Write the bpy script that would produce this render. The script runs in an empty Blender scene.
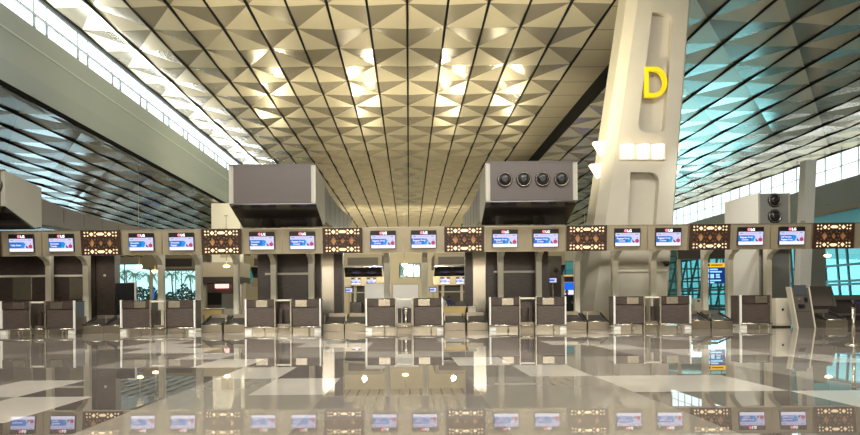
import bpy, bmesh, math, random
from mathutils import Vector, Matrix
random.seed(7)
PI = math.pi
sc = bpy.context.scene
COL = sc.collection

# ------------------------------------------------------------------ camera
CX, CY, F, HC = 409.0, 303.0, 700.0, 1.0
ROLL = 0.0083
cam = bpy.data.cameras.new('camera'); cam.sensor_width = 36; cam.lens = F / 860 * 36
cam.shift_x = (430 - CX) / 860; cam.shift_y = (CY - 217.5) / 860
cam.clip_start = .05; cam.clip_end = 1000
camo = bpy.data.objects.new('camera', cam); COL.objects.link(camo)
camo.location = (0, 0, HC); camo.rotation_euler = (PI / 2, ROLL, 0)
sc.camera = camo
cR, sR = math.cos(ROLL), math.sin(ROLL)
def at(px, py, Y):
    """pixel of the photograph at distance Y -> point of the hall"""
    dx, dy = px - CX, py - CY
    return Vector(((dx * cR - dy * sR) / F * Y, Y, HC - (dy * cR + dx * sR) / F * Y))
def atx(px, Y, py=303): return at(px, py, Y).x

# the row of desks runs very slightly towards the camera on its right
AL = -0.015
def row(u, v, z=0.0):
    return Vector((u * math.cos(AL) - v * math.sin(AL), 25 + u * math.sin(AL) + v * math.cos(AL), z))

# ------------------------------------------------------------------ materials
def srgb(r, g, b):
    f = lambda c: (c / 255 / 12.92) if c / 255 <= .04045 else ((c / 255 + .055) / 1.055) ** 2.4
    return (f(r), f(g), f(b), 1)
MATS = {}
def mat(name, col, rough=.5, metal=0., emis=None, estr=0., coat=0., noise=0., nscale=3., spec=.5, bump=0.):
    m = bpy.data.materials.new(name); m.use_nodes = True
    nt = m.node_tree; b = nt.nodes['Principled BSDF']
    b.inputs['Base Color'].default_value = col
    b.inputs['Roughness'].default_value = rough
    b.inputs['Metallic'].default_value = metal
    b.inputs['Coat Weight'].default_value = coat
    b.inputs['Coat Roughness'].default_value = .08
    b.inputs['Specular IOR Level'].default_value = spec
    if emis:
        b.inputs['Emission Color'].default_value = emis
        b.inputs['Emission Strength'].default_value = estr
    if noise or bump:
        tc = nt.nodes.new('ShaderNodeTexCoord'); nz = nt.nodes.new('ShaderNodeTexNoise')
        nz.inputs['Scale'].default_value = nscale; nz.inputs['Detail'].default_value = 4
        nt.links.new(tc.outputs['Object'], nz.inputs['Vector'])
        if noise:
            mx = nt.nodes.new('ShaderNodeMix'); mx.data_type = 'RGBA'; mx.blend_type = 'MULTIPLY'
            rp = nt.nodes.new('ShaderNodeMapRange')
            rp.inputs['To Min'].default_value = 1 - noise; rp.inputs['To Max'].default_value = 1 + noise
            nt.links.new(nz.outputs['Fac'], rp.inputs['Value'])
            mx.inputs['Factor'].default_value = 1
            mx.inputs[6].default_value = col
            nt.links.new(rp.outputs['Result'], mx.inputs[7])
            nt.links.new(mx.outputs[2], b.inputs['Base Color'])
        if bump:
            bp = nt.nodes.new('ShaderNodeBump'); bp.inputs['Strength'].default_value = bump
            bp.inputs['Distance'].default_value = .05
            nt.links.new(nz.outputs['Fac'], bp.inputs['Height'])
            nt.links.new(bp.outputs['Normal'], b.inputs['Normal'])
    MATS[name] = m
    return m
def wood(name, c1, c2, rough=.35):
    m = mat(name, c1, rough); nt = m.node_tree; b = nt.nodes['Principled BSDF']
    tc = nt.nodes.new('ShaderNodeTexCoord'); mp = nt.nodes.new('ShaderNodeMapping')
    mp.inputs['Scale'].default_value = (1.2, 1.2, 14)
    nz = nt.nodes.new('ShaderNodeTexNoise'); nz.inputs['Scale'].default_value = 3; nz.inputs['Detail'].default_value = 6
    rp = nt.nodes.new('ShaderNodeValToRGB')
    rp.color_ramp.elements[0].color = c1; rp.color_ramp.elements[0].position = .35
    rp.color_ramp.elements[1].color = c2; rp.color_ramp.elements[1].position = .7
    nt.links.new(tc.outputs['Object'], mp.inputs['Vector']); nt.links.new(mp.outputs['Vector'], nz.inputs['Vector'])
    nt.links.new(nz.outputs['Fac'], rp.inputs['Fac']); nt.links.new(rp.outputs['Color'], b.inputs['Base Color'])
    return m
def glass(name, tint, gloss=.12):
    m = bpy.data.materials.new(name); m.use_nodes = True; nt = m.node_tree
    nt.nodes.clear()
    o = nt.nodes.new('ShaderNodeOutputMaterial'); mx = nt.nodes.new('ShaderNodeMixShader')
    t = nt.nodes.new('ShaderNodeBsdfTransparent'); t.inputs['Color'].default_value = tint
    g = nt.nodes.new('ShaderNodeBsdfGlossy'); g.inputs['Roughness'].default_value = .05
    mx.inputs[0].default_value = gloss
    nt.links.new(t.outputs[0], mx.inputs[1]); nt.links.new(g.outputs[0], mx.inputs[2]); nt.links.new(mx.outputs[0], o.inputs[0])
    return m

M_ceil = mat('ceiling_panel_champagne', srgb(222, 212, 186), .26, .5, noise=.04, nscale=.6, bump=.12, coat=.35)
M_ceild = mat('ceiling_panel_shaded', srgb(160, 152, 134), .16, .55, noise=.05, nscale=.6, bump=.16)  # darker copy of the panel finish: shade of the tilted facets as colour
M_ceilflat = mat('ceiling_flat_panel', srgb(178, 168, 145), .35, .4)
M_seam = mat('ceiling_joint', srgb(14, 13, 12), .8, spec=.1)
M_beam = mat('bulkhead_paint', srgb(166, 175, 172), .5, noise=.03, nscale=.4)
M_white = mat('white_paint', srgb(232, 230, 222), .5)
M_conc = mat('column_concrete', srgb(188, 182, 166), .6, noise=.05, nscale=1.5)
M_fascia = mat('fascia_champagne', srgb(164, 153, 129), .32, .35, noise=.05, nscale=.5)
M_post = mat('post_cream', srgb(214, 208, 188), .42)
M_black = mat('black_plastic', srgb(22, 21, 22), .35)
M_blackm = mat('black_matt', srgb(30, 27, 26), .6)
M_lattice = mat('fretwork_brown', srgb(52, 33, 24), .45)
M_copper = mat('copper_backing', srgb(186, 136, 92), .5, .1)
M_ac = mat('unit_grey_panel', srgb(78, 70, 67), .45, noise=.05, nscale=6)
M_acside = mat('unit_side_panel', srgb(158, 154, 142), .3, .1)
M_acbody = mat('unit_duct_skin', srgb(104, 95, 90), .4)
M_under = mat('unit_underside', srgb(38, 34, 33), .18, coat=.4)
M_pylon = wood('dark_wood_laminate', srgb(58, 48, 44), srgb(82, 70, 64))
M_desk = wood('desk_laminate', srgb(72, 62, 58), srgb(92, 81, 75), .28)
M_deskband = wood('desk_band_laminate', srgb(62, 52, 48), srgb(80, 68, 62), .22)
M_steel = mat('brushed_steel', srgb(205, 198, 184), .22, .95, noise=.06, nscale=4)
M_steeld = mat('satin_steel', srgb(160, 150, 133), .35, .85, noise=.06, nscale=4)
M_belt = mat('conveyor_belt', srgb(48, 44, 41), .55)
M_rubber = mat('rubber', srgb(25, 25, 25), .7)
M_yellow = mat('sign_yellow', srgb(252, 214, 10), .35, emis=srgb(252, 205, 0), estr=.12)
M_lampbody = mat('lamp_body', srgb(225, 220, 205), .4)
M_lamp = mat('lamp_glow', srgb(255, 240, 210), .5, emis=srgb(255, 226, 178), estr=3)
M_down = mat('downlight_glow', srgb(255, 235, 190), .5, emis=srgb(255, 222, 150), estr=7)
M_scr = mat('screen_lavender', srgb(20, 20, 30), .3, emis=srgb(216, 212, 250), estr=.95)
M_scrw = mat('screen_white', srgb(20, 20, 30), .3, emis=srgb(240, 238, 255), estr=1.1)
M_scrb = mat('screen_blue', srgb(10, 20, 40), .3, emis=srgb(12, 112, 205), estr=.95)
M_scrc = mat('screen_light_blue', srgb(10, 20, 40), .3, emis=srgb(24, 150, 232), estr=.95)
M_scrg = mat('screen_green', srgb(10, 20, 10), .3, emis=srgb(18, 70, 48), estr=.8)
M_scrr = mat('screen_red', srgb(30, 10, 15), .3, emis=srgb(196, 60, 104), estr=.9)
M_scrt = mat('screen_tag', srgb(30, 10, 15), .3, emis=srgb(150, 140, 190), estr=.8)
M_logow = mat('logo_white', srgb(240, 240, 240), .3, emis=srgb(255, 250, 250), estr=1.1)
M_logor = mat('logo_red', srgb(200, 30, 70), .3, emis=srgb(246, 150, 175), estr=1.0)
M_bulb = mat('backlight_strip', srgb(255, 230, 190), .5, emis=srgb(255, 220, 170), estr=1.0)
M_wallb = mat('wall_beige', srgb(186, 176, 156), .6, noise=.05, nscale=.3)
M_wallg = mat('wall_grey', srgb(150, 150, 142), .55, noise=.04, nscale=.4)
M_walldark = mat('wall_dark', srgb(62, 54, 50), .5)
M_frame = mat('window_frame_teal', srgb(62, 88, 92), .45)
M_framel = mat('window_frame_pale', srgb(205, 212, 210), .45)
M_glass = glass('pane_glass', (.42, .66, .68, 1), .1)
M_glass3 = glass('pane_glass_deep', (.2, .36, .35, 1), .1)
M_glass2 = glass('pane_glass_clear', (.97, 1, 1, 1), .04)
M_signblue = mat('sign_blue', srgb(10, 40, 90), .4, emis=srgb(8, 52, 128), estr=.7)
M_signtext = mat('sign_text', srgb(150, 210, 255), .4, emis=srgb(150, 214, 255), estr=.9)
M_signyel = mat('sign_yellow_band', srgb(250, 190, 20), .4, emis=srgb(255, 190, 20), estr=.8)
M_leaf = mat('palm_leaf', srgb(40, 84, 50), .5)
M_leafd = mat('hedge_leaf', srgb(30, 62, 40), .6)
M_trunk = mat('palm_trunk', srgb(110, 92, 70), .8)
M_skin = mat('skin', srgb(176, 126, 98), .5)
M_hair = mat('hair', srgb(22, 18, 16), .6)
M_beltb = mat('stanchion_belt', srgb(30, 50, 120), .6)
M_cab = mat('cabinet_cream', srgb(208, 200, 180), .5)
M_kiosk = mat('kiosk_grey', srgb(90, 83, 77), .4, .1)
M_orange = mat('lit_band_orange', srgb(230, 170, 110), .5, emis=srgb(255, 190, 120), estr=.7)
M_pink = mat('pink_lamp', srgb(255, 200, 180), .5, emis=srgb(255, 190, 180), estr=1.6)
M_bluescreen = mat('blue_screen', srgb(20, 60, 160), .4, emis=srgb(20, 105, 225), estr=1.0)

# ------------------------------------------------------------------ mesh helpers
class MB:
    def __init__(s): s.bm = bmesh.new(); s.mi = 0
    def _tag(s, fs):
        for f in fs: f.material_index = s.mi
    def box(s, x0, x1, y0, y1, z0, z1, bev=0, M=None):
        r = bmesh.ops.create_cube(s.bm, size=1)
        vs = r['verts']
        m = Matrix.Translation(((x0 + x1) / 2, (y0 + y1) / 2, (z0 + z1) / 2)) @ Matrix.Diagonal((abs(x1 - x0), abs(y1 - y0), abs(z1 - z0), 1))
        bmesh.ops.transform(s.bm, matrix=m, verts=vs)
        fs = {f for v in vs for f in v.link_faces}; s._tag(fs)
        if bev:
            es = list({e for v in vs for e in v.link_edges})
            rr = bmesh.ops.bevel(s.bm, geom=es, offset=bev, segments=2, affect='EDGES', profile=.5)
            s._tag(rr['faces']); vs = list({v for f in rr['faces'] for v in f.verts} | {v for v in vs if v.is_valid})
        if M is not None: bmesh.ops.transform(s.bm, matrix=M, verts=[v for v in vs if v.is_valid])
        return s
    def face(s, pts, mi=None):
        f = s.bm.faces.new([s.bm.verts.new(p) for p in pts]); f.material_index = s.mi if mi is None else mi
        return f
    def prism(s, pts, fn, a, b):
        """closed 2-D outline swept from a to b; fn(p, q, t) -> 3-D"""
        A = [s.bm.verts.new(fn(p[0], p[1], a)) for p in pts]; B = [s.bm.verts.new(fn(p[0], p[1], b)) for p in pts]
        n = len(pts); fs = [s.bm.faces.new(A), s.bm.faces.new(B[::-1])]
        for i in range(n): fs.append(s.bm.faces.new((A[i], B[i], B[(i + 1) % n], A[(i + 1) % n])))
        s._tag(fs); return s
    def tube(s, p0, p1, r0, r1=None, seg=14, cap=True):
        r1 = r0 if r1 is None else r1
        p0, p1 = Vector(p0), Vector(p1); d = (p1 - p0)
        q = d.to_track_quat('Z', 'Y').to_matrix()
        A, B = [], []
        for i in range(seg):
            c = Vector((math.cos(2 * PI * i / seg), math.sin(2 * PI * i / seg), 0))
            A.append(s.bm.verts.new(p0 + q @ (c * r0))); B.append(s.bm.verts.new(p1 + q @ (c * r1)))
        fs = []
        for i in range(seg):
            f = s.bm.faces.new((A[i], A[(i + 1) % seg], B[(i + 1) % seg], B[i])); f.smooth = True; fs.append(f)
        if cap: fs += [s.bm.faces.new(A[::-1]), s.bm.faces.new(B)]
        s._tag(fs); return s
    def lathe(s, prof, M=None, seg=28, cap=True):
        rings = []
        for r, z in prof:
            rings.append([s.bm.verts.new((r * math.cos(2 * PI * i / seg), r * math.sin(2 * PI * i / seg), z)) for i in range(seg)])
        fs = []
        for a, b in zip(rings, rings[1:]):
            for i in range(seg):
                f = s.bm.faces.new((a[i], a[(i + 1) % seg], b[(i + 1) % seg], b[i])); f.smooth = True; fs.append(f)
        if cap: fs.append(s.bm.faces.new(rings[0][::-1])); fs.append(s.bm.faces.new(rings[-1]))
        s._tag(fs)
        if M is not None: bmesh.ops.transform(s.bm, matrix=M, verts=[v for r in rings for v in r])
        return s
    def mesh(s, name, mats, recalc=True):
        if recalc: bmesh.ops.recalc_face_normals(s.bm, faces=s.bm.faces)
        me = bpy.data.meshes.new(name); s.bm.to_mesh(me); s.bm.free()
        for m in (mats if isinstance(mats, (list, tuple)) else [mats]): me.materials.append(m)
        return me
    def build(s, name, mats, parent=None, recalc=True):
        o = bpy.data.objects.new(name, s.mesh(name, mats, recalc)); COL.objects.link(o)
        if parent is not None: o.parent = parent
        return o
def bx(name, m, parent, x0, x1, y0, y1, z0, z1, bev=0):
    return MB().box(x0, x1, y0, y1, z0, z1, bev).build(name, m, parent)
def thing(name, label, cat, loc=(0, 0, 0), rz=0, group=None):
    o = bpy.data.objects.new(name, None); COL.objects.link(o); o.empty_display_size = .2
    o.location = loc; o.rotation_euler = (0, 0, rz); o['label'] = label; o['category'] = cat
    if group: o['group'] = group
    return o
def tag(o, label, cat, group=None, kind=None):
    o['label'] = label; o['category'] = cat
    if group: o['group'] = group
    if kind: o['kind'] = kind
    return o
def struct(o):
    o['kind'] = 'structure'; return o
def kids(o): return [c for c in COL.objects if c.parent == o]
def dup(root, loc, rz=None, label=None, group=None):
    r = root.copy(); COL.objects.link(r); r.location = loc
    if rz is not None: r.rotation_euler = (0, 0, rz)
    if label: r['label'] = label
    if group: r['group'] = group
    for ch in list(root.children):
        c = ch.copy(); COL.objects.link(c); c.parent = r
        for g in list(ch.children):
            d = g.copy(); COL.objects.link(d); d.parent = c
    return r
def text_mesh(body, size, mat_, bold=.0, extrude=.002, align='LEFT'):
    cu = bpy.data.curves.new('text', 'FONT'); cu.body = body; cu.size = size; cu.extrude = extrude
    cu.offset = bold; cu.align_x = align; cu.resolution_u = 3
    o = bpy.data.objects.new('text', cu); COL.objects.link(o)
    bpy.context.view_layer.update()
    me = bpy.data.meshes.new_from_object(o.evaluated_get(bpy.context.evaluated_depsgraph_get()))
    bpy.data.objects.remove(o); bpy.data.curves.remove(cu)
    me.materials.clear(); me.materials.append(mat_)
    me.transform(Matrix.Rotation(PI / 2, 4, 'X'))        # stand up, facing -Y
    return me
def link(name, me, parent, loc=(0, 0, 0)):
    o = bpy.data.objects.new(name, me); COL.objects.link(o); o.parent = parent; o.location = loc
    return o
ORD = ['first', 'second', 'third', 'fourth', 'fifth', 'sixth', 'seventh', 'eighth', 'ninth', 'tenth', 'eleventh',
       'twelfth', 'thirteenth', 'fourteenth', 'fifteenth', 'sixteenth', 'seventeenth', 'eighteenth']

# ================================================================== THE HALL
Y0, Y1 = -14.0, 122.0
XL, XR = -56.0, 47.0
ZC, ZR, ZL = HC + 13, HC + 12, HC + 8.5          # three roofs: central, right, left

# ---- floor: polished tiles, .85 x 1.7 m, laid in bands with a stepped chain of pale tiles
FT = []
def ftile(name, c, v=.03):
    m = mat(name, c, .012, 0, noise=v, nscale=1.3, spec=.62); FT.append(m); return len(FT) - 1
T_white = ftile('tile_white', srgb(224, 217, 205)); T_light = ftile('tile_light_beige', srgb(176, 169, 157))
T_mid = ftile('tile_beige_grey', srgb(154, 146, 136)); T_dark = ftile('tile_grey_brown', srgb(132, 124, 116))
T_dk2 = ftile('tile_dark_taupe', srgb(118, 110, 103)); T_lil = ftile('tile_cool_grey', srgb(160, 154, 148))
def white_tile(i, j):
    # i: column from the dark band's left edge (0,1 = the band), j: rows of 1.7 m, 0 at Y = 7.7
    if (i, j) in ((-5, 0), (-6, 4), (-7, 5), (-4, -1)): return True
    if i < 0: k, ph = -1 - i, 0
    elif i > 1: k, ph = i - 2, 0
    else: return False
    if i < 0: return (j - k) in (0, 4, 5, 9) and k < 9 and not (k > 5 and j - k == 4)
    if k <= 2: return j == 2 - k or j == 6 + k
    return j in ({3: (0, 5), 4: (-1, 4), 5: (3, 7), 6: (3, 8), 7: (2, 6)}.get(k, ()))
fb = MB()
XT = -.93
def patch(x0, x1, y0, y1, mi):
    fb.face([(x0, y0, 0), (x1, y0, 0), (x1, y1, 0), (x0, y1, 0)], mi)
i0, i1 = int((XL - XT) / .85) - 1, int((XR - XT) / .85) + 1
rf = random.Random(3)
bandcol = {}
for i in range(i0, i1 + 1):
    xa, xb = max(XL, XT + .85 * i), min(XR, XT + .85 * (i + 1))
    if xb - xa < .01: continue
    for j in range(-13, 20):
        ya, yb = 7.7 + 1.7 * j, 7.7 + 1.7 * (j + 1)
        if j == 19: yb = Y1
        ya = max(ya, Y0)
        band = (i // 2)
        if band not in bandcol: bandcol[band] = rf.choice([T_mid, T_dark, T_mid, T_light, T_dk2])
        if i in (0, 1): c = {0: T_dark, -1: T_lil, -2: T_mid, 1: T_dark, 2: T_dk2, 3: T_light}.get(j, T_dark)
        elif i in (-1, -2): c = T_light if j < 1 else T_dk2 if j < 3 else T_mid if j < 6 else T_dark
        elif i in (-3, -4): c = T_dk2 if j < 2 else T_mid if j < 4 else T_dark
        elif i in (2, 3): c = T_light if j < 1 else T_mid if j < 4 else T_dark
        elif i in (4, 5): c = T_dark if j < 0 else T_mid if j < 3 else T_dk2
        elif 5 < i < 10 and j == -1: c = T_lil
        elif -8 < i < -4 and j < 1: c = T_mid if i > -7 else T_light
        else: c = bandcol[band] if rf.random() < .7 else rf.choice([T_mid, T_dark, T_light])
        if white_tile(i, j): c = T_white
        patch(xa, xb, ya, yb, c)
fl = fb.build('floor', FT, recalc=False); struct(fl)

# ---- folded triangular ceiling panels
def roof(name, xs, zf, y0, y1, yA, kA, p=2.62, d=.075):
    """xs: joint lines; nodes alternate along each joint so that every panel is folded into tilted triangles"""
    b = MB(); n0 = math.floor((y0 - yA) / p); n1 = math.ceil((y1 - yA) / p)
    V = {}
    def node(n, k):
        if (n, k) not in V:
            y = min(max(yA + n * p, y0), y1); A = (n + k - kA) % 2 == 0
            V[n, k] = b.bm.verts.new((xs[k], y, zf(xs[k]) - (0 if A else d)))
        return V[n, k]
    for k in range(len(xs) - 1):
        for n in range(n0, n1):
            a, bb, c, dd = node(n, k), node(n, k + 1), node(n + 1, k + 1), node(n + 1, k)
            if abs(a.co.y - dd.co.y) < 1e-4: continue
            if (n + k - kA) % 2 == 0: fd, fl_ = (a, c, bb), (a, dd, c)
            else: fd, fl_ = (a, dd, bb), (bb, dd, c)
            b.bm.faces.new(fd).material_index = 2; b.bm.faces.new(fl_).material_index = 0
    b.mi = 1
    for x in xs: b.box(x - .048, x + .048, y0, y1, zf(x) - d - .02, zf(x) + .1)
    b.mi = 0
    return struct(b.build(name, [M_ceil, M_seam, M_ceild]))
xsC = [.035 + 1.755 * k + .0055 * k * k for k in range(-9, 6)]
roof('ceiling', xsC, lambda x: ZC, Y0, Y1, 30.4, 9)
xe = xsC[-1]
b = MB(); b.box(xe + .05, 10.95, Y0, Y1, ZC - .12, ZC + .05)
b.mi = 1; b.box(10.95, 11.03, Y0, Y1, ZR - .1, ZC + .05)
for j in range(54): b.box(xe + .05, 10.95, Y0 + 2.62 * j, Y0 + 2.62 * j + .025, ZC - .128, ZC - .1)
b.mi = 0
struct(b.build('ceiling_flat', [M_ceilflat, M_seam]))
xsR = [10.98 + 1.765 * k for k in range(13)]
zR = lambda x: ZR - .045 * (x - 10.98)
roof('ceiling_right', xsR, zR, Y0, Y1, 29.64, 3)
xsL = [-15.45 - 1.71 * k for k in range(0, 24)][::-1]
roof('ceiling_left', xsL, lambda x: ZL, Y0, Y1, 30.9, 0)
XRB = xsR[-1]
struct(bx('ceiling_far_right', M_ceilflat, None, XRB, XR, Y0, Y1, HC + 6.6, HC + 6.8))

# ---- left bulkhead beam with the clerestory window on top
xb = -15.45
b = MB()
b.prism([(xb, ZL + 1.0), (xb, HC + 11.57), (xb - .5, HC + 11.57), (xb - .5, ZL - .05), (xb - .25, ZL - .05)], lambda p, q, t: (p, t, q), Y0, Y1)
b.mi = 1; b.box(xb, xb + .05, Y0, Y1, HC + 10.66, HC + 10.72)
struct(b.build('trim_1', [M_beam, M_framel]))
b = MB(); b.box(xb - .12, xb - .02, Y0, Y1, ZC - .12, ZC + .02); b.box(xb - .12, xb - .02, Y0, Y1, ZC - .86, ZC - .8)
y = Y0 + .8; q = 0
while y < Y1:
    b.box(xb - .12, xb - .04, y, y + .09, HC + 11.57, ZC - .8); b.box(xb - .1, xb - .07, y, y + .03, ZC - .8, ZC); y += (1.0, 2.85)[q % 2]; q += 1
w = struct(b.build('window_1', mat('clerestory_frame', srgb(96, 100, 98), .5)))
bx('pane', M_glass2, w, xb - .07, xb - .06, Y0, Y1, HC + 11.58, ZC - .1)

# ---- right bulkhead and clerestory
zr = zR(XRB)
b = MB()
b.prism([(XRB, HC + 8.9), (XRB + .5, HC + 8.9), (XRB + .5, HC + 6.55), (XRB + .15, HC + 6.55), (XRB, HC + 7.1)], lambda p, q, t: (p, t, q), Y0, Y1)
struct(b.build('trim_2', M_beam))
b = MB(); b.box(XRB + .02, XRB + .12, Y0, Y1, zr - .12, zr + .05); b.box(XRB + .02, XRB + .12, Y0, Y1, HC + 9.9, HC + 9.95)
y = Y0
while y < Y1:
    b.box(XRB + .03, XRB + .12, y, y + .1, HC + 8.9, zr); y += 2.0
w = struct(b.build('window_2', M_framel))
bx('pane', M_glass2, w, XRB + .07, XRB + .08, Y0, Y1, HC + 8.91, zr - .1)

# ---- outer walls
struct(bx('wall_left', M_wallb, None, XL - .2, XL, Y0, Y1, 0, ZL + .2))
struct(bx('wall_front', M_wallb, None, XL, XR, Y0 - .2, Y0, 0, ZC + .3))
# back wall: glazed on both sides, closed in the middle with glazed bands
def glazed(name, x0, x1, z0, z1, nx, nz, y=Y1, lean=0., m=M_frame, gm=M_glass, wv=.09):
    b = MB()
    for i in range(nx + 1):
        x = x0 + (x1 - x0) * i / nx
        b.prism([(x - wv, z0), (x + wv, z0), (x + wv + lean, z1), (x - wv + lean, z1)], lambda p, q, t: (p, t, q), y, y + .2)
    for j in range(nz + 1):
        z = z0 + (z1 - z0) * j / nz
        b.box(x0, x1 + max(0, lean), y + .02, y + .18, z - .09, z + .09)
    w = struct(b.build(name, m))
    bx('pane', gm, w, x0, x1 + max(0, lean), y + .09, y + .1, z0, z1)
    return w
def wallbits(name, m, rects, y=Y1):
    b = MB()
    for x0, x1, z0, z1 in rects: b.box(x0, x1, y, y + .25, z0, z1)
    return struct(b.build(name, m))
xwl0, xwl1 = -54.0, -36.2
xwr0, xwr1 = 41.5, XR
wallbits('wall_back', M_wallb, [(XL, xwl0, 0, ZL), (xwl0, xwl1, 8.2, ZL), (xwl1, -15.9, 0, 4.6), (xwl1, -15.9, 7.4, ZL), (-15.9, 11, 0, 4.6), (-1.6, 2.0, 4.6, 5.4), (-1.6, 2.0, 7.9, 8.1), (-15.9, 11, 8.1, ZC), (-15.9, -1.6, 4.6, 8.1), (2.0, 24, 4.6, 8.1),
                                (11, XRB, 0, 4.6), (11, XRB, 8.1, ZR), (XRB, XR, 4.6, HC + 6.8), (XRB, XR, 0, 4.6)])
glazed('window_3', xwl0, xwl1, .3, 8.2, 4, 1, wv=.06, gm=M_glass2)
glazed('window_4', xwl1, -15.9, 4.6, 7.4, 8, 1, gm=M_glass3)
glazed('window_5', -1.6, 2.0, 5.4, 7.9, 3, 1, gm=M_glass3)
glazed('window_8', 24.0, XRB, 4.6, 8.1, 5, 1, gm=M_glass3)

# leaning glass front at the right and its side wall
yG = 88.0
g0, g1 = atx(664, yG), atx(742, yG)
glazed('window_6', g0 - 1, g1 + 3, .2, 6.6, 11, 4, y=yG, lean=1.6, wv=.1, gm=M_glass2)
b = MB()
for i in range(34):
    y = 44 + i * 2.2 + (0.5 if i % 3 == 0 else 0)
    b.prism([(y, 0), (y + .18, 0), (y + 1.1, 7.6), (y + .92, 7.6)], lambda p, q, t: (t, p, q), XR - 2.2, XR - 2.0)
for z in (.2, 2.55, 2.9, 4.55, 7.5): b.box(XR - 2.22, XR - 1.98, 44, Y1, z - .12, z + .12)
w = struct(b.build('window_7', M_frame))
bx('pane', M_glass, w, XR - 2.11, XR - 2.1, 44, Y1, 0, 7.6)
struct(bx('wall_right', M_wallg, None, XR - .2, XR, Y0, 44, 0, HC + 6.8))
struct(bx('wall_partition', M_wallg, None, atx(797, 52), atx(826, 52), 52, 52.4, 0, 5.2))

# ---- supports of the roof
def slab_column(name, label, px0, px1, Y, lean, z1, dep=1.0, zb=0):
    x0, x1 = atx(px0, Y), atx(px1, Y)
    t = thing(name, label, 'column', ((x0 + x1) / 2, Y, zb)); h = (x1 - x0) / 2; z1 -= zb
    b = MB(); b.prism([(-h, 0), (h, 0), (h + lean, z1), (-h + lean, z1)], lambda p, q, t_: (p, t_, q), 0, dep)
    b.build('shaft', M_white, t)
    b = MB(); b.box(-h * .4, h * .4, -.03, 0, 4.9 - zb, 6.2 - zb); b.build('panel', M_wallb, t)
    return t
slab_column('roof_column', 'pale square column under the left skylight bulkhead', 212, 241, 58, 0, ZL - .1)
slab_column('leaning_column', 'slim white leaning column beyond the small tower on the right', 798, 809, 46, .6, 10.2, .7)

# ================================================================== THE D COLUMN
YD = 27.6
t = thing('concrete_column', 'tall leaning concrete column carrying a yellow letter D', 'column', (at(630, 300, YD).x, YD, 0))
ox = t.location.x
zs = [0, 14.05]
def cx_at(px, py): p = at(px, py, YD); return p.x - ox, p.z
xl0, zl0 = cx_at(596, 230); xl1, zl1 = cx_at(629.5, 0); xr0, zr0 = cx_at(673, 230); xr1, zr1 = cx_at(690.5, 0)
def XLf(z): return xl0 + (xl1 - xl0) * (z - zl0) / (zl1 - zl0)
def XRf(z): return xr0 + (xr1 - xr0) * (z - zr0) / (zr1 - zr0)
DEP = 2.0
bm = bmesh.new(); rings = []
for z in zs:
    a, c = XLf(z), XRf(z); ch = .34
    rings.append([bm.verts.new(p) for p in ((a + ch, 0, z), (c - .06, 0, z), (c, .06, z), (c, DEP - .2, z), (c - .2, DEP, z), (a + .2, DEP, z), (a, DEP - .2, z), (a, .5, z))])
n = 8
for i in range(n): bm.faces.new((rings[0][i], rings[0][(i + 1) % n], rings[1][(i + 1) % n], rings[1][i]))
bm.faces.new(rings[0][::-1]); bm.faces.new(rings[1])
bmesh.ops.recalc_face_normals(bm, faces=bm.faces)
me = bpy.data.meshes.new('shaft'); bm.to_mesh(me); bm.free(); me.materials.append(M_conc)
shaft = bpy.data.objects.new('shaft', me); COL.objects.link(shaft); shaft.parent = t; shaft.location = (0, 0, 0)
# the two sunk panels on its front, one rounded corner each
def recess(cor, rounds, dep=.38):
    pts = []
    P = [Vector(cx_at(*c)) for c in cor]
    for i, p in enumerate(P):
        r = rounds[i]
        if not r: pts.append((p.x, p.y)); continue
        a, c = P[i - 1], P[(i + 1) % len(P)]
        p0 = p + (a - p).normalized() * r; p1 = p + (c - p).normalized() * r
        for k in range(7):
            s = k / 6; q = p0 * (1 - s) ** 2 + p * 2 * s * (1 - s) + p1 * s * s; pts.append((q.x, q.y))
    b = MB(); b.prism(pts, lambda p, q, t_: (p, t_, q), -.3, dep)
    return b.build('cutter', M_conc)
cuts = [recess(((652.5, 12), (674, 12), (664.5, 133), (637, 133)), (0, .5, .25, .5)),
        recess(((630.5, 172), (660, 172), (655.5, 232), (627, 232)), (0, .5, 0, 0))]
shaft.parent = None
for c in cuts:
    md = shaft.modifiers.new('cut', 'BOOLEAN'); md.object = c; md.operation = 'DIFFERENCE'; md.solver = 'EXACT'
bpy.context.view_layer.update()
me2 = bpy.data.meshes.new_from_object(shaft.evaluated_get(bpy.context.evaluated_depsgraph_get()))
shaft.modifiers.clear(); shaft.data = me2; shaft.parent = t
for c in cuts: bpy.data.objects.remove(c)
bx('rail', M_post, t, XLf(2) + .9, XRf(2) - .1, -.06, -.002, 2.16, 2.24)
# letter D: bold outline with its counter, set on the sunk panel
c0 = at(655.8, 82, YD); hh = (at(655, 67, YD).z - at(655, 97.5, YD).z); ww = (667.5 - 644.5) / F * YD
def dshape(w, h, st):
    o, i = [], []
    r = h / 2
    o += [(-w / 2, -h / 2), (w / 2 - r * .85, -h / 2)]
    for k in range(1, 16):
        a = -PI / 2 + PI * k / 16; o.append((w / 2 - r * .85 + r * .85 * math.cos(a), r * math.sin(a)))
    o += [(w / 2 - r * .85, h / 2), (-w / 2, h / 2)]
    r2 = r - st; rx = r * .85 - st
    i += [(-w / 2 + st, -r2), (w / 2 - r * .85, -r2)]
    for k in range(1, 16):
        a = -PI / 2 + PI * k / 16; i.append((w / 2 - r * .85 + rx * math.cos(a), r2 * math.sin(a)))
    i += [(w / 2 - r * .85, r2), (-w / 2 + st, r2)]
    return o, i
o_, i_ = dshape(ww, hh, .17)
bm = bmesh.new()
def ring(pts, y): return [bm.verts.new((p[0], y, p[1])) for p in pts]
of, inf, ob, ib = ring(o_, 0), ring(i_, 0), ring(o_, .16), ring(i_, .16)
n = len(o_)
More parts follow.
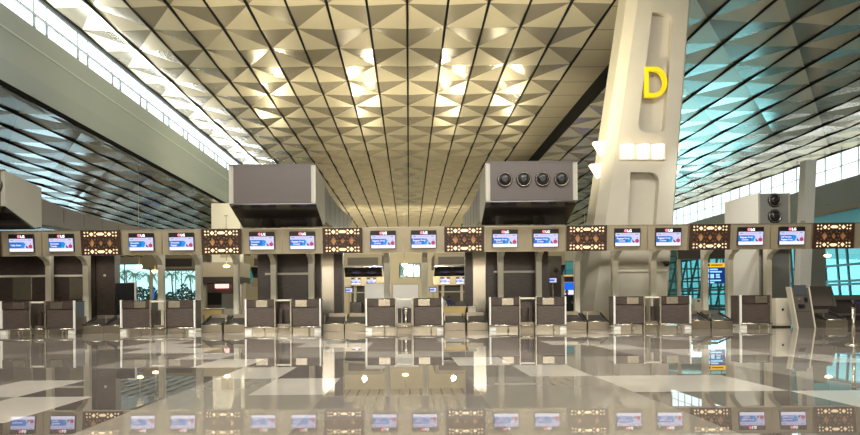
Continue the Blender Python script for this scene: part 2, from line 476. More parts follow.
for k in range(n):
    l = (k + 1) % n
    bm.faces.new((of[k], of[l], inf[l], inf[k])); bm.faces.new((ob[l], ob[k], ib[k], ib[l]))
    bm.faces.new((of[l], of[k], ob[k], ob[l])); bm.faces.new((inf[k], inf[l], ib[l], ib[k]))
bmesh.ops.recalc_face_normals(bm, faces=bm.faces)
me = bpy.data.meshes.new('letter'); bm.to_mesh(me); bm.free(); me.materials.append(M_yellow)
dl = thing('letter_sign', 'big yellow raised letter D on the concrete column', 'sign', (c0.x, YD - .02, c0.z))
link('letter', me, dl)
b = MB()
for sx in (-.28, .05):
    for sz in (-.35, .35): b.tube((sx - .08, .16, sz if sx < 0 else sz * .95), (sx - .08, .40, sz), .02)
b.build('standoff', M_steeld, dl)
# wall lamps on the column
def sconce(px, py, label, side):
    p = at(px, py, YD - .05)
    s = thing('wall_lamp', label, 'lamp', p, 0, 'uplights on the D column')
    if side == 0:                                         # front, half round, tapering down
        prof_t = [(.24 * math.cos(a), -.3 * math.sin(a)) for a in [PI * k / 10 for k in range(11)]]
        b = MB(); bmv = b.bm
        T = [bmv.verts.new((x, y, .26)) for x, y in prof_t]; B = [bmv.verts.new((x * .8, y * .45, -.26)) for x, y in prof_t]
        for k in range(10): f = bmv.faces.new((T[k], T[k + 1], B[k + 1], B[k])); f.smooth = True
        bmv.faces.new(T); bmv.faces.new(B[::-1]); bmv.faces.new((T[0], B[0], B[-1], T[-1]))
        b.build('diffuser', M_lamp, s)
        bx('back_plate', M_lampbody, s, -.3, .3, .0, .05, -.3, .3)
    else:
        b = MB(); b.prism([(0, -.28), (side * .08, -.28), (side * .4, .24), (0, .24)], lambda p_, q, t_: (p_, t_, q), -.18, .18)
        b.build('diffuser', M_lamp, s)
        bx('back_plate', M_lampbody, s, -.05, .05, -.22, .22, -.32, .3)
    return s
for px, nm in ((627.2, 'left'), (643, 'middle'), (657.8, 'right')):
    p = at(px, 152, YD)
    sconce(px, 152, f'bright half-round uplight on the front of the D column, {nm} of three', 0)
for py, nm in ((144, 'upper'), (167, 'lower')):
    z = at(600, py, YD).z
    s = sconce(609, py, f'bright wedge uplight on the left side of the D column, {nm} one', -1); s.location = (ox + XLf(z), YD + .8, z)
    s = sconce(680, py, f'bright wedge uplight on the right side of the D column, {nm} one', 1); s.location = (ox + XRf(z), YD + .8, z - .1)

# ================================================================== FASCIA, DISPLAYS, LATTICE PANELS
U0, DU = -11.0, 4.328
ZF0, ZF1 = 2.80, 3.68
fa = thing('fascia_beam', 'long champagne fascia beam carrying the row of displays', 'fascia', row(0, 0, 0), AL)
TIL = .10
b = MB(); b.prism([(-TIL / 2 - .02, ZF1), (.35, ZF1 - .02), (.35, ZF0 + .05), (TIL / 2 - .02, ZF0)], lambda p, q, t_: (t_, p, q), -17.5, 18)
b.build('panel', M_fascia, fa)
b = MB(); b.box(-17.5, 18, -TIL / 2 - .035, .36, ZF1, ZF1 + .03); b.build('top_trim', M_steeld, fa)
b = MB()
for i in range(-1, 7):
    u = U0 + DU * i
    for du in (.72, 2.16, 3.6): b.box(u + du - .008, u + du + .008, -.078, -.03, ZF0 + .02, ZF1 - .02, M=None)
b.build('joint', M_steeld, fa)

def lean(x, z, d): return (x, -d + TIL / 2 * 0, z)
# --- one display: housing, header with logo, screen with its picture
tx = {}
def tm(body, size, m, bold=0, align='LEFT'):
    k = (body, size, m.name)
    if k not in tx: tx[k] = text_mesh(body, size, m, bold, align=align)
    return tx[k]
me_house = MB().box(-.455, .455, 0, .07, -.31, .33, .008).mesh('housing', M_black)
def quad(x0, x1, z0, z1, y=0): 
    b = MB(); b.box(x0, x1, y, y + .004, z0, z1); return b
me_scr = quad(-.43, .43, -.295, .165, -.008).mesh('screen', M_scr)
b = MB(); b.prism([(-.43, -.17), (.10, -.17), (.16, -.02), (.10, .04), (-.43, .04)], lambda p, q, t_: (p, t_, q), -.012, -.008); me_ban = b.mesh('banner', M_scrb)
b = MB(); b.prism([(.0, -.17), (.10, -.17), (.16, -.02), (.10, .04), (.02, .04)], lambda p, q, t_: (p, t_, q), -.014, -.012); me_arr = b.mesh('banner_tip', M_scrc)
me_foot = quad(-.43, .43, -.295, -.19, -.011).mesh('footer', M_scrw)
b = MB(); b.prism([(.17, -.06), (.2, -.1), (.27, -.17), (.23, -.18), (.17, -.15)], lambda p, q, t_: (p, t_, q), -.014, -.01); me_lea = b.mesh('leaf_mark', M_scrg)
me_bag = MB().lathe([(.07, 0), (.07, .004)], Matrix.Translation((.335, -.010, -.115)) @ Matrix.Rotation(PI / 2, 4, 'X'), 20).mesh('red_mark', M_scrr)
b = MB(); b.box(-.38, -.27, -.012, -.008, .1, .125); b.box(.27, .36, -.012, -.008, .105, .13); b.box(.33, .36, -.012, -.008, -.03, .0); b.box(-.22, .2, -.012, -.008, .105, .112); me_hdr = b.mesh('page_header', M_scrt)
me_red = MB().lathe([(.052, 0), (.052, .006)], Matrix.Translation((-.075, -.002, .245)) @ Matrix.Rotation(PI / 2, 4, 'X'), 24).mesh('logo_disc', M_logor)
me_lg = tm('LG', .125, M_logow, .004)
def display(label, group, lines, indent=.0):
    d = thing('display_screen', label, 'display', (0, 0, 0), 0, group)
    h = link('housing', me_house, d)
    link('logo_disc', me_red, h); link('logo_lettering', me_lg, h, (-.015, -.003, .2))
    s = link('screen', me_scr, d)
    for nm, me in (('banner', me_ban), ('banner_tip', me_arr), ('footer', me_foot), ('leaf_mark', me_lea), ('red_mark', me_bag), ('page_header', me_hdr)):
        link(nm, me, s)
    if len(lines) == 1: link('lettering', tm(lines[0], .085, M_scrw, .002), s, (-.37, -.0145, -.095))
    else:
        link('lettering', tm(lines[0], .078, M_scrw, .002), s, (-.38, -.0145, -.05))
        link('lettering', tm(lines[1], .07, M_scrw, .002), s, (-.38 + indent, -.0145, -.135))
    return d
texts = [(['Help Desk'], 0)] + [(['Domestic', 'Transfer'], 0)] + [(['Domestic', 'Baggage'], 0)] * 3 + [(['Baggage Drop', 'Counter'], .06)] * 8 + [(['Self Service', 'Baggage Drop'], 0)]
k = 0
SCR_U = []
near_txt = ['at the far left end', 'second along', 'left of the palm view', 'right of the palm view', 'left under the blank hanging unit', 'right under the blank hanging unit',
            'left in the middle gap', 'right in the middle gap', 'left under the unit with four nozzles', 'right under the unit with four nozzles',
            'left below the D column', 'right below the D column', 'left below the small tower', 'nearest the kiosk']
for i in range(-1, 6):
    for q in (1, 2):
        u = U0 + DU * i + 1.443 * q
        SCR_U.append(u)
        ls, ind = texts[k]
        d = display(f'wide fascia display, {ORD[k]} from the left, {near_txt[k]}', 'displays on the fascia', ls, ind)
        d.location = row(u, -.115, ZF0 + .45); d.rotation_euler = (math.atan(TIL / .88), 0, AL)
        k += 1

# --- fretwork panel
NXg, NZg = 84, 54
PW, PH = 1.41, .90
def solid(x, z):
    ax, az = abs(x), abs(z)
    if ax > PW / 2 - .055 or az > PH / 2 - .045: return True
    def dia(cx, cz, hx, hz): return abs(x - cx) / hx + abs(z - cz) / hz < 1
    def dia2(cx, cz, hx, hz): return abs(ax - cx) / hx + abs(az - cz) / hz < 1
    holes = dia2(.32, 0, .115, .165) or dia2(.32, .31, .078, .088) or (dia2(.0, .31, .16, .1) and az < .36 and az > .26) or dia2(0, 0, .09, .11)
    for cx, cz in ((.19, .365), (.19, .25), (.45, .365), (.45, .25), (.565, .365), (.565, .25), (.2, .12), (.44, .12), (.54, .16), (.57, .0), (.16, .0), (.1, .14)):
        holes = holes or dia2(cx, cz, .046, .042)
    return not holes
def fret_mesh():
    b = MB(); dx, dz = PW / NXg, PH / NZg; S = {}
    for i in range(NXg):
        for j in range(NZg): S[i, j] = solid(-PW / 2 + (i + .5) * dx, -PH / 2 + (j + .5) * dz)
    vf, vb = {}, {}
    def vert(D, i, j, y):
        if (i, j) not in D: D[i, j] = b.bm.verts.new((-PW / 2 + i * dx, y, -PH / 2 + j * dz))
        return D[i, j]
    F_ = lambda i, j: vert(vf, i, j, 0.); B_ = lambda i, j: vert(vb, i, j, .03)
    for (i, j), s in S.items():
        if not s: continue
        b.bm.faces.new((F_(i, j), F_(i + 1, j), F_(i + 1, j + 1), F_(i, j + 1)))
        b.bm.faces.new((B_(i, j + 1), B_(i + 1, j + 1), B_(i + 1, j), B_(i, j)))
        for (di, dj, p, q) in ((-1, 0, (0, 0), (0, 1)), (1, 0, (1, 1), (1, 0)), (0, -1, (1, 0), (0, 0)), (0, 1, (0, 1), (1, 1))):
            if not S.get((i + di, j + dj), False):
                b.bm.faces.new((F_(i + p[0], j + p[1]), F_(i + q[0], j + q[1]), B_(i + q[0], j + q[1]), B_(i + p[0], j + p[1])))
    return b.mesh('fretwork', M_lattice)
me_fret = fret_mesh()
me_back = MB().box(-PW / 2, PW / 2, .06, .075, -PH / 2, PH / 2).mesh('backing', M_copper)
me_strip = {}
for s in (1, -1):
    me_strip[s] = MB().box(-.62, .62, .034, .05, s * .315 - .1, s * .315 + .1, .006).mesh('light_strip', M_bulb)
me_ed = MB()
for x in (-PW / 2, PW / 2 - .03): me_ed.box(x, x + .03, .028, .08, -PH / 2, PH / 2)
for z in (-PH / 2, PH / 2 - .03): me_ed.box(-PW / 2 + .03, PW / 2 - .03, .028, .08, z, z + .03)
me_ed = me_ed.mesh('frame', M_lattice)
latt_where = ['at the far left edge', 'above the black board', 'above the lounge view', 'left of the middle gap', 'right of the middle gap', 'left of the D column', 'above the direction sign', 'at the far right end']
for i in range(-1, 7):
    t = thing('lattice_panel', f'backlit brown fretwork panel, {ORD[i + 1]} from the left, {latt_where[i + 1]}', 'lattice panel',
              row(U0 + DU * i, -.165, (ZF0 + ZF1) / 2), 0, 'fretwork panels on the fascia')
    t.rotation_euler = (math.atan(TIL / .88), 0, AL)
    link('fretwork', me_fret, t); link('frame', me_ed, t); link('backing', me_back, t)
    for s in (1, -1): link('light_strip', me_strip[s], t)

# ---- posts with forward arms
def post(u, v, label, w=.22, arm=True):
    t = thing('support_post', label, 'post', row(u, v), AL, 'posts carrying the fascia')
    b = MB(); b.box(-w / 2, w / 2, 0, .24, 0, 3.3, .012); b.build('shaft', M_post, t)
    if arm:
        b = MB(); b.prism([(.02, 2.25), (.22, 2.25), (.22, 3.3), (-v + .36, 3.3), (-v + .36, 3.12), (-.15, 2.72), (.02, 2.5)][::-1], lambda p, q, t_: (t_, p, q), -w / 2 + .01, w / 2 - .01)
        b.build('arm', M_post, t)
    bx('base_plate', M_steeld, t, -w / 2 - .04, w / 2 + .04, -.04, .28, 0, .02)
    return t
for k, u in enumerate(SCR_U):
    post(u + .04, 1.6, f'cream post with a forward arm, behind the {ORD[k]} display from the left')
post(U0 + DU * 1 + .05, 1.6, 'slim cream post under the fretwork panel by the lounge view', .2)
post(U0 + DU * 4 + .05, 1.6, 'slim cream post under the fretwork panel left of the D column', .2)
post(U0 + DU * 5 + .55, 1.6, 'slim cream post in front of the blue direction sign', .2)
# rails tying the posts together under the fascia
ti = thing('tie_beam', 'cream beam tying the posts behind the fascia', 'beam', row(0, 0), AL)
b = MB(); b.box(-17.3, 18, 1.86, 2.05, 3.05, 3.3); b.build('beam', M_post, ti)

# ================================================================== HANGING AIR UNITS
def air_unit(u, w, label, zt=5.76, nozzles=0, L=13., v0=-1.1, body_drop=.25):
    t = thing('air_unit', label, 'air unit', row(u, 0), AL, 'hanging air units behind the fascia')
    h = w / 2
    zb = zt - body_drop
    top = [(v0 + 2.3, zb), (v0 + 4, zb - .12), (v0 + 6, zb - .2), (v0 + 9, zb - .16), (v0 + L, zb + .05)]
    botz = 4.45
        # bodywork without its underside
    hood = [(v0, zt), (v0 + 2.3, zt - .23), (v0 + 2.3, 4.0), (v0 + 1.8, 3.9), (v0, botz)]
    b = MB(); b.prism(hood, lambda p, q, t_: (t_, p, q), -h, h); b.build('hood', M_acside, t)
    duct = top + [(v0 + L, 4.3), (v0 + 2.3, 4.1)]
    b = MB(); b.prism(duct, lambda p, q, t_: (t_, p, q), -h + .03, h - .03); 
    b.mi = 1
    for k in range(1, 6): b.box(-h + .022, h - .022, v0 + 2.3 + k * 1.7, v0 + 2.315 + k * 1.7, 4.35, zb - .22)
    b.build('duct', [M_acbody, M_blackm], t)
    bx('front_panel', M_ac, t, -h + .16, h - .16, v0 - .03, v0, botz + .01, zt - .02, .004)
    bx('edge_trim', M_acside, t, -h, -h + .1, v0 - .025, v0, botz, zt); bx('edge_trim', M_acside, t, h - .1, h, v0 - .025, v0, botz, zt)
    b = MB(); b.box(-h, h, v0 - .04, v0 - .0, zt - .02, zt + .03); b.build('top_trim', M_ac, t)
    b = MB()
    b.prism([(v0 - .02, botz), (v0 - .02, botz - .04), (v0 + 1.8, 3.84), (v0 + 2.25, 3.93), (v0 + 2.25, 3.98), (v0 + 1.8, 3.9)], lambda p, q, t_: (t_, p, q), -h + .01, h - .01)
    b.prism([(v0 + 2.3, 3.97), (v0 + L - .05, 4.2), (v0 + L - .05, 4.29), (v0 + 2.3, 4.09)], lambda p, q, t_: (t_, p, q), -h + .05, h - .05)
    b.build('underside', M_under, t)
    for k in range(nozzles):
        x = (k - (nozzles - 1) / 2) * .64 + .05
        M = Matrix.Translation((x, v0 - .03, botz + .72)) @ Matrix.Rotation(PI / 2, 4, 'X')
        nz = MB().lathe([(.25, 0), (.255, .05), (.235, .07), (.2, .045), (.165, .02), (.16, .1), (.12, .14), (.07, .145)], M).build('nozzle', M_black, t)
        MB().lathe([(.215, .062), (.235, .074), (.222, .08), (.212, .066)], M, cap=False).build('nozzle_ring', M_steeld, nz)
    return t
air_unit(-4.63, 2.98, 'big grey hanging air unit with a plain blank front')
air_unit(4.22, 3.12, 'big grey hanging air unit with four round nozzles', nozzles=4)
air_unit(-15.5, 3.3, 'big grey hanging air unit cut off by the left edge', zt=5.68, nozzles=5, L=16, body_drop=.6)

# the small tower on the right, floor standing
Yt = 27.0
xa, xbb = atx(759.5, Yt), atx(790.5, Yt)
t = thing('air_tower', 'narrow floor-standing tower with two stacked round nozzles', 'air unit', ((xa + xbb) / 2, Yt, 0), AL)
h = (xbb - xa) / 2; zt = at(775, 193, Yt).z
b = MB(); b.prism([(.03, 0), (3.0, 0), (3.0, zt + .08), (.03, zt)], lambda p, q, t_: (t_, p, q), -h, h); b.build('body', M_white, t)
bx('front_panel', mat('tower_grey', srgb(112, 112, 108), .4), t, -h + .05, h - .06, -.01, .03, .1, zt - .03)
bx('edge_trim', M_acside, t, -h, -h + .05, -.02, .03, 0, zt); bx('edge_trim', M_acside, t, h - .06, h, -.02, .03, 0, zt)
for py in (200.3, 216.2):
    z = at(774, py, Yt).z
    M = Matrix.Translation((0, -.01, z)) @ Matrix.Rotation(PI / 2, 4, 'X')
    nz = MB().lathe([(.26, 0), (.265, .05), (.245, .07), (.2, .045), (.165, .02), (.16, .1), (.12, .14), (.07, .145)], M).build('nozzle', M_black, t)
    MB().lathe([(.215, .062), (.235, .074), (.222, .08), (.212, .066)], M, cap=False).build('nozzle_ring', M_steeld, nz)

# ================================================================== PYLON WALLS BEHIND THE DESKS
def pylon(u0, u1, label, extras=(), z1=3.85, steel=None, pil=None):
    uc = (u0 + u1) / 2; h = (u1 - u0) / 2
    t = thing('pylon_wall', label, 'wall panel', row(uc, 2.3), AL, 'dark pylons under the air units')
    bx('panel', M_pylon, t, -h, h, 0, .5, 0, z1)
    bx('rail', M_post, t, -h + .3, h - .35, -.05, -.002, 2.14, 2.22)
    bx('plinth', M_steeld, t, -h, h, -.02, 0, 0, .12)
    for (a, c, z0_, z1_) in extras: bx('steel_plate', M_steel, t, a - uc, c - uc, -.04, -.002, z0_, z1_, .005)
    if steel:
        a, c = steel; bx('side_glass', M_steel, t, a - uc, c - uc, .1, .3, 0, 3.3)
    if pil:
        a, c = pil; bx('pillar', M_pylon, t, a - uc, c - uc, 0, .5, 0, z1)
    return t
pylon(-5.95, -3.47, 'dark wood pylon wall under the blank air unit', steel=(-3.45, -2.98), pil=(-2.96, -2.62))
pylon(2.98, 5.40, 'dark wood pylon wall under the four-nozzle air unit', steel=(2.48, 2.96), pil=(2.16, 2.46))
pylon(-17.2, -12.35, 'wide dark pylon wall at the left with two steel plates', [(-15.6, -14.85, 1.25, 2.15), (-13.35, -12.75, 1.25, 2.1)])
pylon(-12.3, -11.58, 'narrow dark pillar beside the black board')

# ================================================================== CHECK-IN DESKS
def make_desk():
    t = thing('check_in_desk', '', 'desk')
    W, D, H = 1.08, .8, 1.17
    bx('carcass', M_desk, t, -W / 2 + .05, W / 2 - .05, .06, D, .16, H - .03)
    bx('front_panel', M_desk, t, -W / 2 + .07, W / 2 - .05, 0, .058, .22, .87, .025)
    bx('upper_band', M_deskband, t, -W / 2 + .045, W / 2 - .045, -.02, .058, .885, H - .02, .006)
    bx('counter_top', M_deskband, t, -W / 2 + .03, W / 2 - .03, -.03, D, H - .028, H, .006)
    return t
def finish_desk(t, plate, white_left):
    W, D, H = 1.08, .8, 1.17
    bx('steel_plate', M_steel, t, plate - .2, plate + .2, -.032, -.021, .9, H - .035, .003)
    bx('corner_post', M_white if white_left else M_steel, t, -W / 2, -W / 2 + .055, -.06, .04, 0.0, H + .01, .008)
    bx('corner_post', M_steel if white_left else M_white, t, W / 2 - .05, W / 2, -.055, .04, 0.0, H + .01, .008)
    b = MB(); b.tube((-W / 2, -.09, .19), (W / 2, -.09, .19), .026); b.build('bumper_rail', M_steel, t)
    bx('kick_plate', M_steel, t, -W / 2 + .08, W / 2 - .08, .05, .07, .0, .155)
    for x in (-W / 2 + .14 if white_left else W / 2 - .14,): bx('foot', M_white, t, x - .085, x + .085, -.07, .05, .0, .155, .01)
    b = MB(); b.tube((.12, -.05, 0), (.12, -.05, .18), .02); b.build('rail_stay', M_steel, t)
DP = [(3, 30.5), (45, 77), (123, 151.5), (167, 196), (247, 274), (291, 320.5), (367.5, 395), (414, 441.5), (490, 519.5), (537, 565.5), (614.5, 645), (660.5, 690.5), (739, 769.5)]
desk_where = ['at the left edge of the floor', 'left of the black board', 'right of the black board', 'right of the palm view', 'left in front of the blank-front air unit', 'right in front of the blank-front air unit',
              'left of the white partitions gap', 'right of the white partitions gap', 'left under the four-nozzle unit', 'right under the four-nozzle unit', 'left in front of the D column', 'right in front of the D column', 'left of the self-service kiosk']
desks = []
for k, (a, c) in enumerate(DP):
    uc = atx((a + c) / 2, 24.5 + (.2 if k < 4 else 0 if k < 9 else -.2), 315)
    t = make_desk()
    t.location = row(uc + (.03 if k == 12 else 0), -.55); t.rotation_euler = (0, 0, AL)
    t['label'] = f'check-in desk, {ORD[k]} from the left, {desk_where[k]}'; t['group'] = 'check-in desks in the row'
    left = k % 2 == 0
    pl = {0: .1, 1: -.12, 2: .15, 3: -.2, 4: .05, 5: -.15, 6: .12, 7: -.12, 8: .1, 9: -.08, 10: .12, 11: -.1, 12: .2}[k]
    finish_desk(t, pl, left); desks.append((uc, t))
for k in range(0, 12, 2):
    u0, u1 = desks[k][0] + .545, desks[k + 1][0] - .545
    t = thing('gate_rail', f'steel rail joining the {ORD[k]} and {ORD[k + 1]} check-in desks from the left', 'rail', row((u0 + u1) / 2, -.55), AL, 'rail frames between desks')
    h = (u1 - u0) / 2
    b = MB(); b.box(-h, h, .0, .05, 1.1, 1.16, .006); b.build('top_rail', M_post, t)
    b = MB(); b.tube((-h, -.09, .19), (h, -.09, .19), .026); b.build('bumper_rail', M_steel, t)
    bx('toe_board', M_steeld, t, -h, h, .2, .23, 0.0, .3)
    b = MB(); b.box(-h + .03, -h + .16, .35, .5, 0, .82, .01); b.box(h - .16, h - .03, .35, .5, 0, .82, .01); b.build('side_stub', M_pylon, t)
    if k in (0, 4, 8):
        bx('sill', M_desk, t, -h, h, .7, .75, 0, 1.0)
t = thing('waste_bin', 'small pale steel bin between the two middle desks', 'bin', row(-.12, .42))
MB().lathe([(.13, 0), (.14, .02), (.14, .74), (.12, .76)]).build('body', M_steel, t)
MB().lathe([(.145, .74), (.15, .78), (.11, .84), (.03, .86)]).build('lid', M_steeld, t)

# ================================================================== BAGGAGE CONVEYORS
def make_conveyor():
    t = thing('baggage_conveyor', '', 'conveyor')
    W = .74
    b = MB(); b.box(-W / 2, W / 2, 0, .06, .0, .27, .006); b.box(-W / 2, -W / 2 + .05, .06, 1.1, 0, .27); b.box(W / 2 - .05, W / 2, .06, 1.1, 0, .27); b.build('base', M_steeld, t)
    b = MB(); b.prism([(.05, .275), (1.1, .5), (1.1, .44), (.05, .215)], lambda p, q, t_: (t_, p, q), -W / 2 + .06, W / 2 - .06); b.build('belt', M_belt, t)
    for s in (-1, 1):
        b = MB(); b.prism([(.02, .27), (1.1, .5), (1.1, .6), (.02, .31)], lambda p, q, t_: (t_, p, q), s * (W / 2 - .045), s * W / 2)
        b.build('side_guard', M_belt, t)
    bx('end_plate', M_steeld, t, -W / 2 + .06, W / 2 - .06, 1.06, 1.1, .51, .64)
    b = MB(); b.tube((-W / 2 + .06, .03, .285), (W / 2 - .06, .03, .285), .022); b.build('roller', M_steel, t)
    b = MB(); b.box(-W / 2, -W / 2 + .045, .2, .25, .27, .62); b.build('photo_eye_post', M_steel, t)
    return t
conv = None
CP = [(79.5, 99.5, 24.9), (100.5, 121, 24.9), (199.5, 221, 24.9), (222, 244, 24.9), (323, 343.5, 24.9), (344.5, 365.5, 24.9), (444, 465.5, 24.9), (467, 488.5, 24.9), (566.5, 588, 24.7), (589, 610.5, 24.7), (691.5, 713, 24.6), (714, 735.5, 24.6), (818, 842, 25.0)]
cwhere = ['left under the black board', 'right under the black board', 'left below the lounge view', 'right below the lounge view', 'left of the pair left of the middle gap', 'right of the pair left of the middle gap',
          'left of the pair right of the middle gap', 'right of the pair right of the middle gap', 'left of the pair left of the D column', 'right of the pair left of the D column', 'left of the pair below the direction sign', 'right of the pair below the direction sign', 'beside the self-service kiosk']
for k, (a, c, Y) in enumerate(CP):
    uc = atx((a + c) / 2, Y + .1, 325)
    l = f'low baggage conveyor, {cwhere[k]}'
    p = row(uc, .05 if k < 12 else -.1)
    if conv is None:
        conv = make_conveyor(); conv.location = p; conv.rotation_euler = (0, 0, AL); conv['label'] = l; conv['group'] = 'baggage conveyors between desks'
    else: dup(conv, p, AL, l)
# brass-lined tubs behind two conveyors
for px, w, lab in ((212.5, .36, 'brass coloured luggage tray standing behind the conveyors below the lounge view'), (453, .5, 'brass coloured luggage tray standing behind the conveyors right of the middle gap'), (472, .15, 'small cream box standing on the conveyor right of the brass tray')):
    Y = 26.66
    t = thing('luggage_tray', lab, 'tray', (atx(px, Y), Y, .0), AL)
    b = MB(); b.prism([(-w * .85, .48), (w * .85, .48), (w, .84), (-w, .84)], lambda p, q, t_: (p, t_, q), 0, .32); b.build('tub', mat('tray_brass', srgb(190, 165, 105), .35, .5) if w > .3 else M_cab, t)
    bx('stand', M_belt, t, -w * .7, w * .7, .08, .26, 0, .48)
    b = MB(); b.box(-w - .02, w + .02, -.02, .34, .82, .86, .008); b.build('rim', M_steeld, t)

# black board behind the first gap
Y = 27.6
x0, x1 = atx(105, Y), atx(136, Y)
t = thing('black_board', 'black free-standing partition board with a pale edge on its right', 'partition', ((x0 + x1) / 2, Y, 0), 0); h = (x1 - x0) / 2
zb0, zb1 = at(120, 315, Y).z, at(120, 283, Y).z
bx('board', M_black, t, -h, h - .06, 0, .06, zb0, zb1, .006)
b = MB(); b.box(h - .06, h, -.01, .07, 0, zb1 + .04); b.box(h - .35, h - .06, -.01, .07, zb1, zb1 + .04); b.build('pale_frame', M_white, t)
b = MB(); b.box(-h, h - .06, -.2, .3, 0, .05); b.box(-h + .1, -h + .16, 0, .06, .05, zb0); b.build('foot', M_blackm, t)

# pale partitions in the middle gap
Y = 30.5
for (pa, pb, py, lab) in ((364.5, 391.5, 283, 'pale blank partition board behind the seventh desk from the left'), (392.5, 419, 284, 'pale blank partition board behind the middle gap with the bin')):
    x0, x1 = atx(pa, Y), atx(pb, Y); h = (x1 - x0) / 2; z1 = at(391, py, Y).z
    t = thing('partition_board', lab, 'partition', ((x0 + x1) / 2, Y, 0), 0, 'pale partitions')
    bx('board', M_white, t, -h + .03, h - .03, 0, .05, .12, z1 - .03, .004)
    b = MB(); b.box(-h, -h + .03, -.005, .055, 0, z1); b.box(h - .03, h, -.005, .055, 0, z1); b.box(-h + .03, h - .03, -.005, .055, z1 - .03, z1); b.build('frame', M_steeld, t)

# ================================================================== KIOSK, CABINET, STANCHION, RIGHT END
Yk = 24.6
x0, x1 = atx(793.5, Yk, 315), atx(811.5, Yk, 315); h = (x1 - x0) / 2 - .04; zk = at(797, 287.5, Yk).z
t = thing('self_service_kiosk', 'tall leaning grey self-service kiosk at the right end of the desks', 'kiosk', ((x0 + x1) / 2 + .14, Yk, 0), AL)
shear = lambda z: -.17 + .17 * (1 - z / zk) * 1.6 - .1
b = MB(); b.prism([(-h, 0), (h, 0), (h - .12, zk), (-h - .16, zk)], lambda p, q, t_: (p, t_ + .12 * q, q), .0, .26); b.build('body', M_kiosk, t)
for s in (-1, 1):
    e0, e1 = (-h - .05, -h - .21) if s < 0 else (h, h - .12)
    b = MB(); b.prism([(e0, 0), (e0 + .035, 0), (e1 + .035, zk + .03), (e1, zk + .03)], lambda p, q, t_: (p, t_ + .12 * q, q), -.04, .28); b.build('side_rail', M_cab, t)
def kp(nm, m, x0_, x1_, z0_, z1_, d=-.02):
    b = MB(); b.prism([(x0_ - .14 * z0_ / zk, z0_), (x1_ - .14 * z0_ / zk, z0_), (x1_ - .14 * z1_ / zk, z1_), (x0_ - .14 * z1_ / zk, z1_)], lambda p, q, t_: (p, t_ + .12 * q, q), d, 0); return b.build(nm, m, t)
kp('touch_screen', mat('kiosk_screen', srgb(70, 74, 80), .15), -.22, .22, 1.16, 1.52)
kp('card_reader', M_black, .08, .18, .93, 1.08, -.06)
kp('button', M_steel, -.14, -.08, .98, 1.04, -.04)
kp('printer_slot', M_black, -.16, .06, .7, .84, -.03)
kp('joint', M_blackm, -h + .02, h - .02, .58, .592, -.004)
# grey conveyor backrest with a hood
Yb = 26.2
t = thing('bag_drop_hood', 'grey angular bag-drop hood right of the kiosk', 'bag drop', (atx(824, Yb), Yb, 0), AL)
b = MB(); zb = at(824, 286, Yb).z; xl_, xr_ = atx(809, Yb) - t.location.x, atx(834, Yb) - t.location.x
b.prism([(xl_, .75), (xr_ + .1, .75), (xr_ - .05, zb), (xl_, zb)], lambda p, q, t_: (p, t_ + .35 * (q - .7), q), 0, .1); b.build('back_panel', M_kiosk, t)
b = MB(); b.prism([(-.05, .75), (.75, .75), (.75, zb), (.3, zb)], lambda p, q, t_: (t_, p, q), xr_ - .0, xr_ + .08); b.build('side_panel', M_kiosk, t)
bx('lower_box', M_kiosk, t, xl_, xr_, .25, .85, 0, .75)
# low grey counter running on to the right
Yc = 28.5
t = thing('low_counter', 'long low grey counter beyond the bag-drop hood at the right edge', 'counter', (atx(848, Yc), Yc, 0), AL)
bx('top', M_kiosk, t, -1.1, 2.2, 0, .7, .98, 1.18, .01); bx('front_panel', M_walldark, t, -1.1, 2.2, .15, .2, .12, .98); bx('shelf', M_steeld, t, -1.1, 2.2, .02, .15, .34, .42)
bx('plinth', M_kiosk, t, -1.1, 2.2, .1, .65, 0, .12)
# cream cabinet left of the kiosk
Yw = 25.55
x0, x1 = atx(776, Yw, 312), atx(789, Yw, 312); h = (x1 - x0) / 2; z1 = at(780, 298, Yw).z
t = thing('cream_cabinet', 'small cream cabinet with a dark round handle left of the kiosk', 'cabinet', ((x0 + x1) / 2, Yw, 0), AL)
bx('body', M_cab, t, -h, h + .1, .02, .45, .05, z1, .008); bx('door', M_cab, t, -h + .03, h - .05, 0, .02, .1, z1 - .05, .004)
MB().lathe([(.035, 0), (.045, .02), (.03, .035)], Matrix.Translation((.0, 0, .65)) @ Matrix.Rotation(PI / 2, 4, 'X'), 14).build('handle', M_black, t)
bx('plinth', M_blackm, t, -h + .02, h + .08, .05, .45, 0, .05)
# stanchion
Ys = 15.3
p = at(853.6, 345, Ys)
t = thing('stanchion_post', 'steel queue barrier post standing near the right edge', 'barrier post', (p.x, Ys, 0))
MB().lathe([(.17, 0), (.17, .012), (.12, .03), (.04, .04), (.035, .05)]).build('base', M_steel, t)
MB().lathe([(.035, .045), (.035, .88)]).build('shaft', M_steel, t)
cap = MB().lathe([(.045, .84), (.045, .97), (.03, .985)]).build('head', M_black, t)
b = MB(); b.box(.04, 2.2, -.002, .002, .9, .95); b.build('belt', M_beltb, t)

# small cream ticket machine by the sign
Y = 28.2
t = thing('ticket_stand', 'small cream stand with a dark slot below the direction sign', 'stand', (atx(698.5, Y), Y, 0))
bx('body', M_cab, t, -.14, .14, 0, .3, 0, at(700, 298.5, Y).z, .01); bx('slot', M_black, t, -.05, .05, -.004, 0, .95, 1.02)

